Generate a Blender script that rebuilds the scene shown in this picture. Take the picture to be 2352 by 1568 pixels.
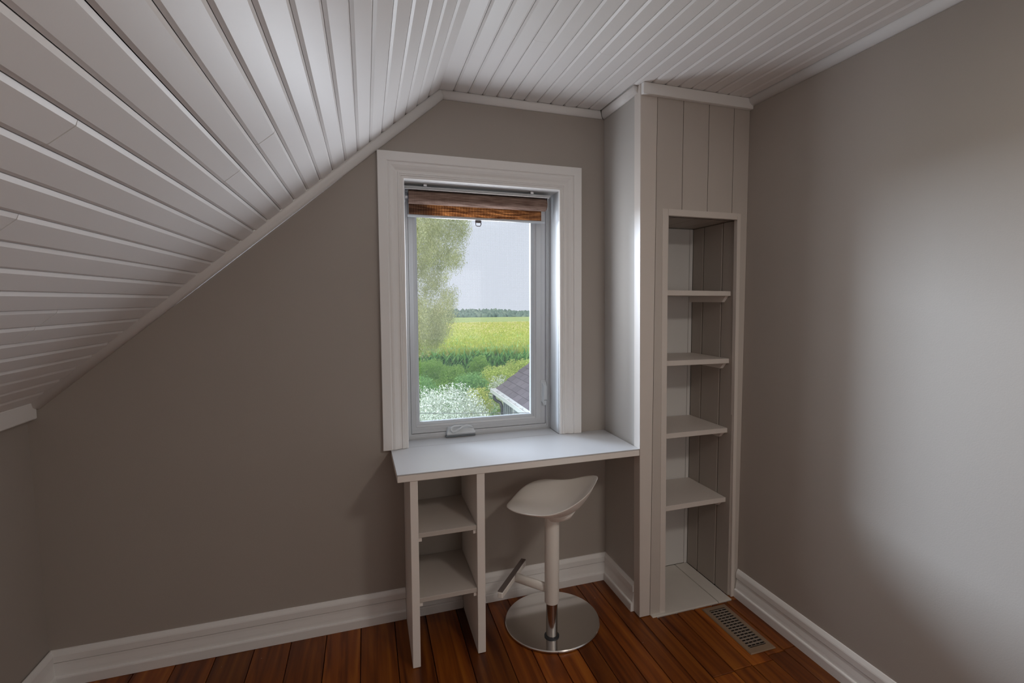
import bpy, bmesh, math, random
import numpy as np
from mathutils import Vector, Matrix

for o in list(bpy.data.objects):
    bpy.data.objects.remove(o, do_unlink=True)
scene = bpy.context.scene
COL = scene.collection

# ------------------------------------------------------------------ camera
def look_matrix(yaw, pitch, roll):
    f = Vector((math.sin(yaw)*math.cos(pitch), math.cos(yaw)*math.cos(pitch), -math.sin(pitch)))
    r = Vector((math.cos(yaw), -math.sin(yaw), 0)); u = r.cross(f)
    c, s = math.cos(roll), math.sin(roll)
    R, U = c*r+s*u, -s*r+c*u
    return Matrix((R, U, -f)).transposed()
cam_data = bpy.data.cameras.new('camera')
cam = bpy.data.objects.new('camera', cam_data); COL.objects.link(cam)
cam.matrix_world = Matrix.Translation((1.115, -2.1964, 1.3981)) @ look_matrix(0.3240, 0.0671, -0.0012).to_4x4()
cam_data.sensor_fit = 'HORIZONTAL'; cam_data.sensor_width = 36.0
cam_data.lens = 36.0*1145.42/2352
cam_data.shift_x = -49.45/2352; cam_data.shift_y = -17.42/2352
cam_data.clip_start = 0.02; cam_data.clip_end = 2000
scene.camera = cam

# ------------------------------------------------------------------ light
world = bpy.data.worlds.new('overcast_sky'); scene.world = world; world.use_nodes = True
wn = world.node_tree.nodes; wl_ = world.node_tree.links
bg = wn['Background']; bg.inputs['Strength'].default_value = 1.0
bg.inputs['Color'].default_value = (0.86, 0.895, 1.02, 1)
sun_d = bpy.data.lights.new('sun', 'SUN'); sun_d.energy = 4.2; sun_d.angle = math.radians(60); sun_d.color = (1, .97, .9)
sun = bpy.data.objects.new('sun', sun_d); COL.objects.link(sun); sun.rotation_euler = (math.radians(38), 0, math.radians(-50))
def area_light(name, loc, rot, sx, sy, energy, color, shape='RECTANGLE'):
    l = bpy.data.lights.new(name, 'AREA'); l.shape = shape; l.size = sx; l.size_y = sy; l.energy = energy; l.color = color
    o = bpy.data.objects.new(name, l); COL.objects.link(o); o.location = loc; o.rotation_euler = rot
    return l
# daylight: the strip of open sky seen in the upper half of the window, plus an added lamp outside left to brighten the right wall
WIN_L = area_light('window_skylight', (1.60, .121, 1.505), (-math.pi/2, 0, 0), .42, .50, 6.3, (.90, .96, 1.05))
OUT_L = area_light('added_wall_light', (-1.35, 3.85, 2.2), (-math.pi/2+.2, 0, .70), 2.5, 1.4, 1040, (.80, .94, 1.16))

vs = scene.view_settings
scene.display_settings.display_device = 'sRGB'
vs.view_transform = 'Standard'; vs.look = 'None'; vs.gamma = 1; vs.use_curve_mapping = False; vs.exposure = 0.0

# ------------------------------------------------------------------ materials
def srgb(r, g, b):
    f = lambda c: (c/255/12.92) if c/255 <= .04045 else ((c/255+.055)/1.055)**2.4
    return (f(r), f(g), f(b), 1)
MATS = {}
def mat(name, col, rough=.5, spec=.4, metal=0.0, noise=None, bump=None, trans=0.0):
    m = bpy.data.materials.new(name); m.use_nodes = True
    nt = m.node_tree; b = nt.nodes['Principled BSDF']
    b.inputs['Base Color'].default_value = (*col[:3], 1); b.inputs['Roughness'].default_value = rough
    b.inputs['Specular IOR Level'].default_value = spec; b.inputs['Metallic'].default_value = metal
    tc = nt.nodes.new('ShaderNodeTexCoord')
    if noise:
        scale, amt = noise
        n = nt.nodes.new('ShaderNodeTexNoise'); n.inputs['Scale'].default_value = scale; n.inputs['Detail'].default_value = 5
        nt.links.new(tc.outputs['Object'], n.inputs['Vector'])
        mx = nt.nodes.new('ShaderNodeMix'); mx.data_type = 'RGBA'
        mx.inputs[6].default_value = (*[c*(1-amt) for c in col[:3]], 1); mx.inputs[7].default_value = (*[min(1, c*(1+amt)) for c in col[:3]], 1)
        nt.links.new(n.outputs['Fac'], mx.inputs[0]); nt.links.new(mx.outputs[2], b.inputs['Base Color'])
    if bump:
        scale, st = bump
        n2 = nt.nodes.new('ShaderNodeTexNoise'); n2.inputs['Scale'].default_value = scale; n2.inputs['Detail'].default_value = 4
        nt.links.new(tc.outputs['Object'], n2.inputs['Vector'])
        bp = nt.nodes.new('ShaderNodeBump'); bp.inputs['Strength'].default_value = st; bp.inputs['Distance'].default_value = .002
        nt.links.new(n2.outputs['Fac'], bp.inputs['Height']); nt.links.new(bp.outputs['Normal'], b.inputs['Normal'])
    MATS[name] = m
    return m
WALL = mat('wall_paint', (.43, .385, .342), .75, .2, noise=(3, .03), bump=(220, .12))
CEIL = mat('ceiling_paint', (.82, .79, .77), .42, .4, noise=(6, .02), bump=(60, .06))
TRIM = mat('trim_paint', (.88, .86, .838), .4, .4, noise=(8, .015))
SHADEP = mat('shaded_board_paint', (.55, .495, .445), .45, .4, noise=(8, .03))  # closet paint with shade put into the colour; also on cabinet shelves
NSHADE = mat('niche_shade_paint', (.43, .38, .335), .45, .4, noise=(8, .03))  # same closet paint, darker still: niche shade put into the colour
POSTLIT = mat('post_lit_paint', (.68, .615, .56), .45, .4, noise=(8, .03))  # same closet paint, lightened where more light falls
CLOSETF = mat('closet_floor_paint', (.66, .61, .55), .5, .4, noise=(14, .05))
PANELP = mat('alcove_side_paint', (.52, .49, .455), .7, .25, noise=(3, .03), bump=(220, .1))
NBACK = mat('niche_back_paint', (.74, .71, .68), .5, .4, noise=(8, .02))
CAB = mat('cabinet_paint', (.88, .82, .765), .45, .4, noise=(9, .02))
DESK = mat('desk_paint', (.56, .555, .56), .38, .5, noise=(12, .015), bump=(90, .05))
VINYL = mat('window_vinyl', (.62, .63, .64), .35, .5, noise=(10, .015))
DARK = mat('shadow_gap', (.02, .016, .014), .9, .1)
STOOLP = mat('stool_plastic', (.92, .87, .81), .38, .5, noise=(20, .01))
STOOLM = mat('stool_paint', (.90, .86, .80), .35, .5, noise=(20, .01))
BARTOP = mat('footrest_cap', (.16, .13, .12), .4, .5)
VENT = mat('vent_paint', (.25, .17, .11), .5, .4, noise=(30, .08))
VSLAT = mat('vent_slat', (.25, .20, .16), .45, .5)
ALU = mat('aluminium', (.72, .72, .74), .35, .5, .9)
HARD = mat('window_hardware', (.66, .68, .69), .35, .5)
RINGM = mat('pull_ring_plastic', (.12, .10, .11), .4, .5)

def steel():
    m = bpy.data.materials.new('polished_steel'); m.use_nodes = True; nt = m.node_tree; b = nt.nodes['Principled BSDF']
    b.inputs['Base Color'].default_value = (.74, .72, .70, 1); b.inputs['Metallic'].default_value = 1
    tc = nt.nodes.new('ShaderNodeTexCoord')
    n = nt.nodes.new('ShaderNodeTexNoise'); n.inputs['Scale'].default_value = 14; n.inputs['Detail'].default_value = 4
    nt.links.new(tc.outputs['Object'], n.inputs['Vector'])
    r = nt.nodes.new('ShaderNodeMapRange'); r.inputs[3].default_value = .11; r.inputs[4].default_value = .17
    nt.links.new(n.outputs['Fac'], r.inputs[0]); nt.links.new(r.outputs[0], b.inputs['Roughness'])
    return m
STEEL = steel()
CHROME = mat('chrome_tube', (.55, .53, .51), .16, .5, 1.0)

def floorwood():
    m = bpy.data.materials.new('stained_pine_floor'); m.use_nodes = True; nt = m.node_tree; b = nt.nodes['Principled BSDF']
    L = nt.links.new
    tc = nt.nodes.new('ShaderNodeTexCoord'); oi = nt.nodes.new('ShaderNodeObjectInfo')
    add = nt.nodes.new('ShaderNodeVectorMath'); add.operation = 'MULTIPLY_ADD'
    L(oi.outputs['Random'], add.inputs[0]); add.inputs[1].default_value = (13, 37, 5); L(tc.outputs['Object'], add.inputs[2])
    mp = nt.nodes.new('ShaderNodeMapping'); mp.inputs['Scale'].default_value = (22, 1.3, 6); L(add.outputs[0], mp.inputs[0])
    n = nt.nodes.new('ShaderNodeTexNoise'); n.inputs['Scale'].default_value = 1.3; n.inputs['Detail'].default_value = 6; n.inputs['Distortion'].default_value = .8
    L(mp.outputs[0], n.inputs['Vector'])
    cr = nt.nodes.new('ShaderNodeValToRGB'); e = cr.color_ramp.elements
    e[0].position = .28; e[0].color = (.07, .013, .002, 1); e[1].position = .78; e[1].color = (.35, .112, .012, 1)
    e2 = cr.color_ramp.elements.new(.52); e2.color = (.21, .052, .006, 1)
    L(n.outputs['Fac'], cr.inputs[0])
    hv = nt.nodes.new('ShaderNodeHueSaturation')
    mr = nt.nodes.new('ShaderNodeMapRange'); mr.inputs[3].default_value = .6; mr.inputs[4].default_value = 1.35
    L(oi.outputs['Random'], mr.inputs[0]); L(mr.outputs[0], hv.inputs['Value']); L(cr.outputs[0], hv.inputs['Color'])
    # dust / paint specks
    vo = nt.nodes.new('ShaderNodeTexVoronoi'); vo.inputs['Scale'].default_value = 26; L(tc.outputs['Object'], vo.inputs['Vector'])
    lt = nt.nodes.new('ShaderNodeMath'); lt.operation = 'LESS_THAN'; lt.inputs[1].default_value = .045; L(vo.outputs['Distance'], lt.inputs[0])
    n3 = nt.nodes.new('ShaderNodeTexNoise'); n3.inputs['Scale'].default_value = 5; L(tc.outputs['Object'], n3.inputs['Vector'])
    gt = nt.nodes.new('ShaderNodeMath'); gt.operation = 'GREATER_THAN'; gt.inputs[1].default_value = .62; L(n3.outputs['Fac'], gt.inputs[0])
    mu = nt.nodes.new('ShaderNodeMath'); mu.operation = 'MULTIPLY'; L(lt.outputs[0], mu.inputs[0]); L(gt.outputs[0], mu.inputs[1])
    mx = nt.nodes.new('ShaderNodeMix'); mx.data_type = 'RGBA'; mx.inputs[7].default_value = (.45, .38, .32, 1)
    L(mu.outputs[0], mx.inputs[0]); L(hv.outputs[0], mx.inputs[6]); L(mx.outputs[2], b.inputs['Base Color'])
    b.inputs['Roughness'].default_value = .38; b.inputs['Specular IOR Level'].default_value = .35
    bp = nt.nodes.new('ShaderNodeBump'); bp.inputs['Strength'].default_value = .25; bp.inputs['Distance'].default_value = .001
    L(n.outputs['Fac'], bp.inputs['Height']); L(bp.outputs['Normal'], b.inputs['Normal'])
    return m
FLOORW = floorwood()

def blind_fabric(roll):
    m = bpy.data.materials.new('woven_blind_roll' if roll else 'woven_blind_fabric'); m.use_nodes = True; nt = m.node_tree; L = nt.links.new
    nt.nodes.remove(nt.nodes['Principled BSDF']); out = nt.nodes['Material Output']
    tc = nt.nodes.new('ShaderNodeTexCoord')
    w1 = nt.nodes.new('ShaderNodeTexWave'); w1.wave_type = 'BANDS'; w1.bands_direction = 'X'; w1.inputs['Scale'].default_value = 44
    mp = nt.nodes.new('ShaderNodeMapping'); mp.inputs['Scale'].default_value = (16, 60, 190); L(tc.outputs['Object'], mp.inputs[0])
    n = nt.nodes.new('ShaderNodeTexNoise'); n.inputs['Scale'].default_value = 1.0; n.inputs['Detail'].default_value = 3; L(mp.outputs[0], n.inputs['Vector'])
    L(tc.outputs['Object'], w1.inputs['Vector'])
    wr = nt.nodes.new('ShaderNodeMapRange'); wr.inputs[3].default_value = .82 if roll else .45; wr.inputs[4].default_value = 1.0; L(w1.outputs['Fac'], wr.inputs[0])
    mul = nt.nodes.new('ShaderNodeMath'); mul.operation = 'MULTIPLY'; L(wr.outputs[0], mul.inputs[0]); L(n.outputs['Fac'], mul.inputs[1])
    cr = nt.nodes.new('ShaderNodeValToRGB'); e = cr.color_ramp.elements
    e[0].position = .25; e[0].color = (.13, .08, .062, 1); e[1].position = .72; e[1].color = (.34, .235, .19, 1)
    L(mul.outputs[0], cr.inputs[0])
    d = nt.nodes.new('ShaderNodeBsdfDiffuse'); L(cr.outputs[0], d.inputs['Color'])
    if roll:
        L(d.outputs[0], out.inputs['Surface'])
    else:
        cr2 = nt.nodes.new('ShaderNodeValToRGB'); e = cr2.color_ramp.elements
        e[0].position = .22; e[0].color = (.10, .035, .014, 1); e[1].position = .66; e[1].color = (.98, .58, .30, 1)
        L(mul.outputs[0], cr2.inputs[0])
        t = nt.nodes.new('ShaderNodeBsdfTranslucent'); L(cr2.outputs[0], t.inputs['Color'])
        mx = nt.nodes.new('ShaderNodeMixShader'); mx.inputs[0].default_value = .58
        L(d.outputs[0], mx.inputs[1]); L(t.outputs[0], mx.inputs[2]); L(mx.outputs[0], out.inputs['Surface'])
    return m
ROLLM = blind_fabric(True); FABM = blind_fabric(False)

def glass():
    m = bpy.data.materials.new('window_glass'); m.use_nodes = True; nt = m.node_tree; L = nt.links.new
    nt.nodes.remove(nt.nodes['Principled BSDF']); out = nt.nodes['Material Output']
    t = nt.nodes.new('ShaderNodeBsdfTransparent'); t.inputs['Color'].default_value = (.97, .985, .98, 1)
    g = nt.nodes.new('ShaderNodeBsdfGlossy'); g.inputs['Roughness'].default_value = .02
    fr = nt.nodes.new('ShaderNodeFresnel'); fr.inputs['IOR'].default_value = 1.35
    mx = nt.nodes.new('ShaderNodeMixShader'); L(fr.outputs[0], mx.inputs[0]); L(t.outputs[0], mx.inputs[1]); L(g.outputs[0], mx.inputs[2]); L(mx.outputs[0], out.inputs['Surface'])
    return m
GLASS = glass()
def screenm():
    m = bpy.data.materials.new('insect_screen_mesh'); m.use_nodes = True; nt = m.node_tree; L = nt.links.new
    nt.nodes.remove(nt.nodes['Principled BSDF']); out = nt.nodes['Material Output']
    t = nt.nodes.new('ShaderNodeBsdfTransparent')
    d = nt.nodes.new('ShaderNodeBsdfDiffuse'); d.inputs['Color'].default_value = (.35, .36, .37, 1)
    tl = nt.nodes.new('ShaderNodeBsdfTranslucent'); tl.inputs['Color'].default_value = (.80, .84, .88, 1)
    m1 = nt.nodes.new('ShaderNodeMixShader'); m1.inputs[0].default_value = .06; L(d.outputs[0], m1.inputs[1]); L(tl.outputs[0], m1.inputs[2])
    tc = nt.nodes.new('ShaderNodeTexCoord')
    w = nt.nodes.new('ShaderNodeTexWave'); w.bands_direction = 'Z'; w.inputs['Scale'].default_value = 62
    w2 = nt.nodes.new('ShaderNodeTexWave'); w2.bands_direction = 'X'; w2.inputs['Scale'].default_value = 62
    L(tc.outputs['Object'], w.inputs['Vector']); L(tc.outputs['Object'], w2.inputs['Vector'])
    mxm = nt.nodes.new('ShaderNodeMath'); mxm.operation = 'MAXIMUM'; L(w.outputs['Fac'], mxm.inputs[0]); L(w2.outputs['Fac'], mxm.inputs[1])
    mr = nt.nodes.new('ShaderNodeMapRange'); mr.inputs[1].default_value = .2; mr.inputs[2].default_value = 1; mr.inputs[3].default_value = .07; mr.inputs[4].default_value = .15
    L(mxm.outputs[0], mr.inputs[0])
    mx = nt.nodes.new('ShaderNodeMixShader'); L(mr.outputs[0], mx.inputs[0]); L(t.outputs[0], mx.inputs[1]); L(m1.outputs[0], mx.inputs[2]); L(mx.outputs[0], out.inputs['Surface'])
    return m
SCREEN = screenm()

def leafmat(name, ca, cb, cc=None, rough=.55, transl=.35):
    m = bpy.data.materials.new(name); m.use_nodes = True; nt = m.node_tree; L = nt.links.new
    b = nt.nodes['Principled BSDF']; out = nt.nodes['Material Output']
    g = nt.nodes.new('ShaderNodeNewGeometry'); cr = nt.nodes.new('ShaderNodeValToRGB'); e = cr.color_ramp.elements
    e[0].color = (*ca, 1); e[1].color = (*cb, 1)
    if cc:
        k = cr.color_ramp.elements.new(.85); k.color = (*cb, 1); e[-1].color = (*cc, 1)
    L(g.outputs['Random Per Island'], cr.inputs[0]); L(cr.outputs[0], b.inputs['Base Color'])
    b.inputs['Roughness'].default_value = rough; b.inputs['Specular IOR Level'].default_value = .3
    t = nt.nodes.new('ShaderNodeBsdfTranslucent'); L(cr.outputs[0], t.inputs['Color'])
    mx = nt.nodes.new('ShaderNodeMixShader'); mx.inputs[0].default_value = transl
    L(b.outputs[0], mx.inputs[1]); L(t.outputs[0], mx.inputs[2]); L(mx.outputs[0], out.inputs['Surface'])
    return m
BARK = mat('bark', (.27, .24, .19), .9, .1, noise=(12, .3))
WILLOW = leafmat('willow_leaf', (.50, .52, .26), (.80, .80, .48), (.82, .78, .56))
SILVER = leafmat('silver_leaf', (.46, .53, .42), (.78, .82, .76), (.54, .63, .42))
GREENS = [leafmat('green_leaf_dark', (.18, .40, .13), (.38, .64, .25), transl=.5), leafmat('green_leaf_mid', (.32, .55, .12), (.56, .78, .24), transl=.5),
          leafmat('green_leaf_light', (.46, .60, .14), (.72, .80, .28), (.76, .70, .34), transl=.5)]
GOLD = leafmat('yellow_leaf', (.46, .56, .14), (.72, .76, .24), (.76, .66, .32), transl=.5)
CORN = leafmat('corn_leaf', (.20, .50, .18), (.50, .76, .32), (.62, .80, .36), transl=.5)
TASSEL = leafmat('corn_tassel', (.44, .54, .10), (.66, .70, .18), (.70, .66, .30), transl=.5)

def fieldmat(name, a, b_, c, scale=(.05, .25, 1)):
    m = bpy.data.materials.new(name); m.use_nodes = True; nt = m.node_tree; L = nt.links.new; b = nt.nodes['Principled BSDF']
    b.inputs['Roughness'].default_value = .9; b.inputs['Specular IOR Level'].default_value = .1
    tc = nt.nodes.new('ShaderNodeTexCoord'); mp = nt.nodes.new('ShaderNodeMapping'); mp.inputs['Scale'].default_value = scale
    L(tc.outputs['Object'], mp.inputs[0]); n = nt.nodes.new('ShaderNodeTexNoise'); n.inputs['Scale'].default_value = 1; n.inputs['Detail'].default_value = 7
    L(mp.outputs[0], n.inputs['Vector']); cr = nt.nodes.new('ShaderNodeValToRGB'); e = cr.color_ramp.elements
    e[0].position = .3; e[0].color = (*a, 1); e[1].position = .72; e[1].color = (*c, 1); k = cr.color_ramp.elements.new(.5); k.color = (*b_, 1)
    L(n.outputs['Fac'], cr.inputs[0]); L(cr.outputs[0], b.inputs['Base Color'])
    return m
GRASS = fieldmat('garden_grass', (.10, .19, .05), (.17, .28, .08), (.24, .33, .12), (1.2, 1.2, 1))
CANOPY = fieldmat('corn_canopy', (.30, .41, .08), (.43, .49, .12), (.54, .52, .19), (.35, .2, 1))
def ripen(m):
    nt = m.node_tree; L = nt.links.new; b = nt.nodes['Principled BSDF']; src = b.inputs['Base Color'].links[0].from_socket
    tc = nt.nodes.new('ShaderNodeTexCoord'); sx = nt.nodes.new('ShaderNodeSeparateXYZ'); L(tc.outputs['Object'], sx.inputs[0])
    mr = nt.nodes.new('ShaderNodeMapRange'); mr.inputs[1].default_value = 28; mr.inputs[2].default_value = 50; L(sx.outputs['Y'], mr.inputs[0])
    mx = nt.nodes.new('ShaderNodeMix'); mx.data_type = 'RGBA'; mx.inputs[7].default_value = (.54, .47, .22, 1)
    sc_ = nt.nodes.new('ShaderNodeMath'); sc_.operation = 'MULTIPLY'; sc_.inputs[1].default_value = .75; L(mr.outputs[0], sc_.inputs[0])
    L(sc_.outputs[0], mx.inputs[0]); L(src, mx.inputs[6]); L(mx.outputs[2], b.inputs['Base Color'])
ripen(CANOPY)
FARF = fieldmat('far_field', (.25, .34, .115), (.32, .40, .15), (.38, .42, .185), (.02, .06, 1))
WOODS_HAZE = fieldmat('far_woods_haze', (.09, .145, .125), (.14, .20, .17), (.20, .26, .20), (.12, .12, .12))  # slight haze blue mixed into the woods colour
SHING = mat('asphalt_shingle', (.112, .098, .112), .9, .1, noise=(40, .25))
def shingmat():
    nt = SHING.node_tree; b = nt.nodes['Principled BSDF']; L = nt.links.new
    oi = nt.nodes.new('ShaderNodeObjectInfo'); hv = nt.nodes.new('ShaderNodeHueSaturation')
    mr = nt.nodes.new('ShaderNodeMapRange'); mr.inputs[3].default_value = .88; mr.inputs[4].default_value = 1.14
    src = b.inputs['Base Color'].links[0].from_socket
    L(oi.outputs['Random'], mr.inputs[0]); L(mr.outputs[0], hv.inputs['Value']); L(src, hv.inputs['Color']); L(hv.outputs[0], b.inputs['Base Color'])
shingmat()
SIDING = mat('dark_metal_siding', (.07, .08, .088), .5, .4)
SIDRIB = mat('siding_rib_paint', (.24, .265, .285), .5, .4)
WHITEP = mat('white_gutter_paint', (.60, .61, .62), .4, .4, noise=(20, .02))
BLACKP = mat('black_downspout', (.035, .038, .042), .4, .5)
WIREM = mat('wire', (.10, .10, .11), .6, .3)
GLASSD = mat('dark_window_glass', (.28, .32, .36), .1, .6)

# ------------------------------------------------------------------ helpers
def wloc(p):
    v = Vector((0, 0, 0))
    while p is not None:
        v = v + p.location; p = p.parent
    return v
def link(name, me, m, parent, smooth=False):
    if m is not None and len(me.materials) == 0: me.materials.append(m)
    if smooth:
        me.polygons.foreach_set('use_smooth', [True]*len(me.polygons))
    o = bpy.data.objects.new(name, me); COL.objects.link(o)
    if parent is not None: o.parent = parent
    return o
def mk(name, verts, faces, m, parent=None, smooth=False):
    off = wloc(parent)
    me = bpy.data.meshes.new(name)
    me.from_pydata([(v[0]-off.x, v[1]-off.y, v[2]-off.z) for v in verts], [], faces); me.validate(); me.update()
    bm = bmesh.new(); bm.from_mesh(me); bmesh.ops.recalc_face_normals(bm, faces=bm.faces); bm.to_mesh(me); bm.free()
    return link(name, me, m, parent, smooth)
def tag(o, label, cat, group=None, kind=None):
    o['label'] = label; o['category'] = cat
    if group: o['group'] = group
    if kind: o['kind'] = kind
    return o
def empty(name, loc, label=None, cat=None, group=None, kind=None, parent=None):
    o = bpy.data.objects.new(name, None); COL.objects.link(o); o.empty_display_size = .1
    if parent is not None: o.parent = parent
    o.location = Vector(loc) - wloc(parent)
    if label: tag(o, label, cat, group, kind)
    return o
HEX = [(0,3,2,1), (4,5,6,7), (0,1,5,4), (1,2,6,5), (2,3,7,6), (3,0,4,7)]
def hexa(name, p, m, parent=None, bev=.0012):
    """p: 8 corners, bottom ring then top ring"""
    off = wloc(parent); bm = bmesh.new()
    vv = [bm.verts.new((q[0]-off.x, q[1]-off.y, q[2]-off.z)) for q in p]
    for f in HEX: bm.faces.new([vv[i] for i in f])
    bmesh.ops.recalc_face_normals(bm, faces=bm.faces)
    if bev: bmesh.ops.bevel(bm, geom=list(bm.edges), offset=bev, segments=1, affect='EDGES', clamp_overlap=True)
    me = bpy.data.meshes.new(name); bm.to_mesh(me); bm.free()
    return link(name, me, m, parent)
def box(name, x0, x1, y0, y1, z0, z1, m, parent=None, bev=.0012):
    return hexa(name, [(x0,y0,z0),(x1,y0,z0),(x1,y1,z0),(x0,y1,z0),(x0,y0,z1),(x1,y0,z1),(x1,y1,z1),(x0,y1,z1)], m, parent, bev)
def sweep(name, prof, p0, p1, n, u, m, parent=None, m0=0.0, m1=0.0, smooth=False):
    """extrude closed profile [(depth along n, height along u)] from p0 to p1, mitred by m0/m1 * depth"""
    p0, p1, n, u = Vector(p0), Vector(p1), Vector(n), Vector(u); d = (p1-p0).normalized()
    a = [p0+n*q[0]+u*q[1]+d*(m0*q[0]) for q in prof]; b = [p1+n*q[0]+u*q[1]+d*(m1*q[0]) for q in prof]
    k = len(prof)
    faces = [(i, (i+1) % k, k+(i+1) % k, k+i) for i in range(k)] + [tuple(range(k-1, -1, -1)), tuple(range(k, 2*k))]
    return mk(name, a+b, faces, m, parent, smooth)
def lathe(name, prof, c, m, parent=None, seg=48, smooth=True, axis='z'):
    vs_, fs = [], []
    for r, h in prof:
        for i in range(seg):
            t = 2*math.pi*i/seg; a, b = r*math.cos(t), r*math.sin(t)
            vs_.append((c[0]+a, c[1]+b, c[2]+h) if axis == 'z' else (c[0]+h, c[1]+a, c[2]+b))
    for j in range(len(prof)-1):
        for i in range(seg):
            fs.append((j*seg+i, j*seg+(i+1) % seg, (j+1)*seg+(i+1) % seg, (j+1)*seg+i))
    fs.append(tuple(range(seg-1, -1, -1))); fs.append(tuple((len(prof)-1)*seg+i for i in range(seg)))
    o = mk(name, vs_, fs, m, parent)
    if smooth:
        for p in o.data.polygons: p.use_smooth = len(p.vertices) == 4
        o.data.set_sharp_from_angle(angle=math.radians(40))
    return o
def tube(name, path, rx, rz, m, parent=None, seg=10, up=(0,0,1), taper=None, smooth=True):
    pts = [Vector(p) for p in path]; vs_, fs = [], []
    for i, p in enumerate(pts):
        d = (pts[min(i+1, len(pts)-1)]-pts[max(i-1, 0)]).normalized(); s = d.cross(Vector(up))
        if s.length < 1e-4: s = d.cross(Vector((1, 0, 0)))
        s.normalize(); w = s.cross(d).normalized(); k = taper[i] if taper else 1
        for j in range(seg):
            t = 2*math.pi*j/seg; vs_.append(p+s*(rx*k*math.cos(t))+w*(rz*k*math.sin(t)))
    for i in range(len(pts)-1):
        for j in range(seg): fs.append((i*seg+j, i*seg+(j+1) % seg, (i+1)*seg+(j+1) % seg, (i+1)*seg+j))
    fs.append(tuple(range(seg-1, -1, -1))); fs.append(tuple((len(pts)-1)*seg+j for j in range(seg)))
    return mk(name, vs_, fs, m, parent, smooth)
def ring(name, o, i, yf_o, yf_i, yb, m, parent):
    """rectangular frame; o,i = (x0,x1,z0,z1) outer/inner; front depth at outer and inner edge, back depth"""
    def c(r, y): return [(r[0],y,r[2]),(r[1],y,r[2]),(r[1],y,r[3]),(r[0],y,r[3])]
    v = c(o,yf_o)+c(i,yf_i)+c(i,yb)+c(o,yb); f = []
    for a, b in ((0,4),(4,8),(8,12),(12,0)):
        for k in range(4): f.append((a+k, a+(k+1)%4, b+(k+1)%4, b+k))
    return mk(name, v, f, m, parent)

H = 2.283; XR = 2.755; DP = -.343; YB = -3.3
def XP(z): return 2.217-.0128*(z-1)
def XL(z): return .003-.023*max(0, z-.1)
SX, SZ = -.7532, -.6578            # direction down the sloped ceiling
NX, NZ = .6578, -.7532             # its normal, into the room
RX, RZ = 1.4285, H                 # ridge line

# ------------------------------------------------------------------ setting: floor
random.seed(4)
floor = tag(box('floor', -.2, 2.9, YB-.1, .16, -.12, -.018, DARK, None, 0), 'dark stained pine plank floor', 'floor', kind='structure')
edges = [-.03, .115, .255, .39, .525, .66, .795, .93, 1.065, 1.203, 1.336, 1.472, 1.617, 1.715, 1.806, 1.893, 1.968, 2.065, 2.152, 2.234, 2.308]
for i in range(len(edges)-1):
    box('floor_plank', edges[i]+.0014, edges[i+1]-.0014, YB, -.002, -.018, 0+random.uniform(-.0012, 0), FLOORW, floor, .0014)
e2 = [2.308, 2.405, 2.492, 2.59, 2.672, 2.757]
for i in range(len(e2)-1):
    j = -.735+(.03 if i > 2 else 0)+random.uniform(-.004, .004)
    box('floor_plank', e2[i]+.0014, e2[i+1]-.0014, j+.0012, -.366, -.018, random.uniform(-.0012, 0), FLOORW, floor, .0014)
    box('floor_plank', e2[i]+.0014, e2[i+1]-.0014, YB, j-.0012, -.018, random.uniform(-.0012, 0), FLOORW, floor, .0014)

box('floor_plank', 2.7095, 2.757, -.3650, -.30, -.018, -.0006, FLOORW, floor, .001)
# ------------------------------------------------------------------ walls
wx0, wx1, wz0, wz1 = 1.268, 1.985, .731, 1.914
vb = [(-.25,-.12),(2.95,-.12),(2.95,2.5),(-.25,2.5),(wx0,wz0),(wx1,wz0),(wx1,wz1),(wx0,wz1)]
fb = [(0,1,5,4),(1,2,6,5),(2,3,7,6),(3,0,4,7)]
V = [(x,0,z) for x,z in vb]+[(x,.17,z) for x,z in vb]
F = fb+[tuple(8+i for i in reversed(f)) for f in fb]+[(0,8,9,1),(1,9,10,2),(2,10,11,3),(3,11,8,0),(4,5,13,12),(5,6,14,13),(6,7,15,14),(7,4,12,15)]
tag(mk('wall_back', V, F, WALL), 'greige painted gable wall around the window', 'wall', kind='structure')
hexa_left = [(XL(0)-.12,YB-.1,-.12),(XL(0),YB-.1,-.12),(XL(0),0,-.12),(XL(0)-.12,0,-.12),(XL(1.1)-.12,YB-.1,1.1),(XL(1.1),YB-.1,1.1),(XL(1.1),0,1.1),(XL(1.1)-.12,0,1.1)]
tag(hexa('wall_left', hexa_left, WALL, None, 0), 'low greige knee wall at the foot of the sloped ceiling', 'wall', kind='structure')
tag(box('wall_right', XR, XR+.12, YB-.1, .17, -.12, 2.45, WALL, None, 0), 'long bare greige wall right of the shelf niche', 'wall', kind='structure')
tag(box('wall_rear', -.25, XR, YB-.12, YB, -.12, 2.45, WALL, None, 0), 'plain greige wall behind the viewer', 'wall', kind='structure')

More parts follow.
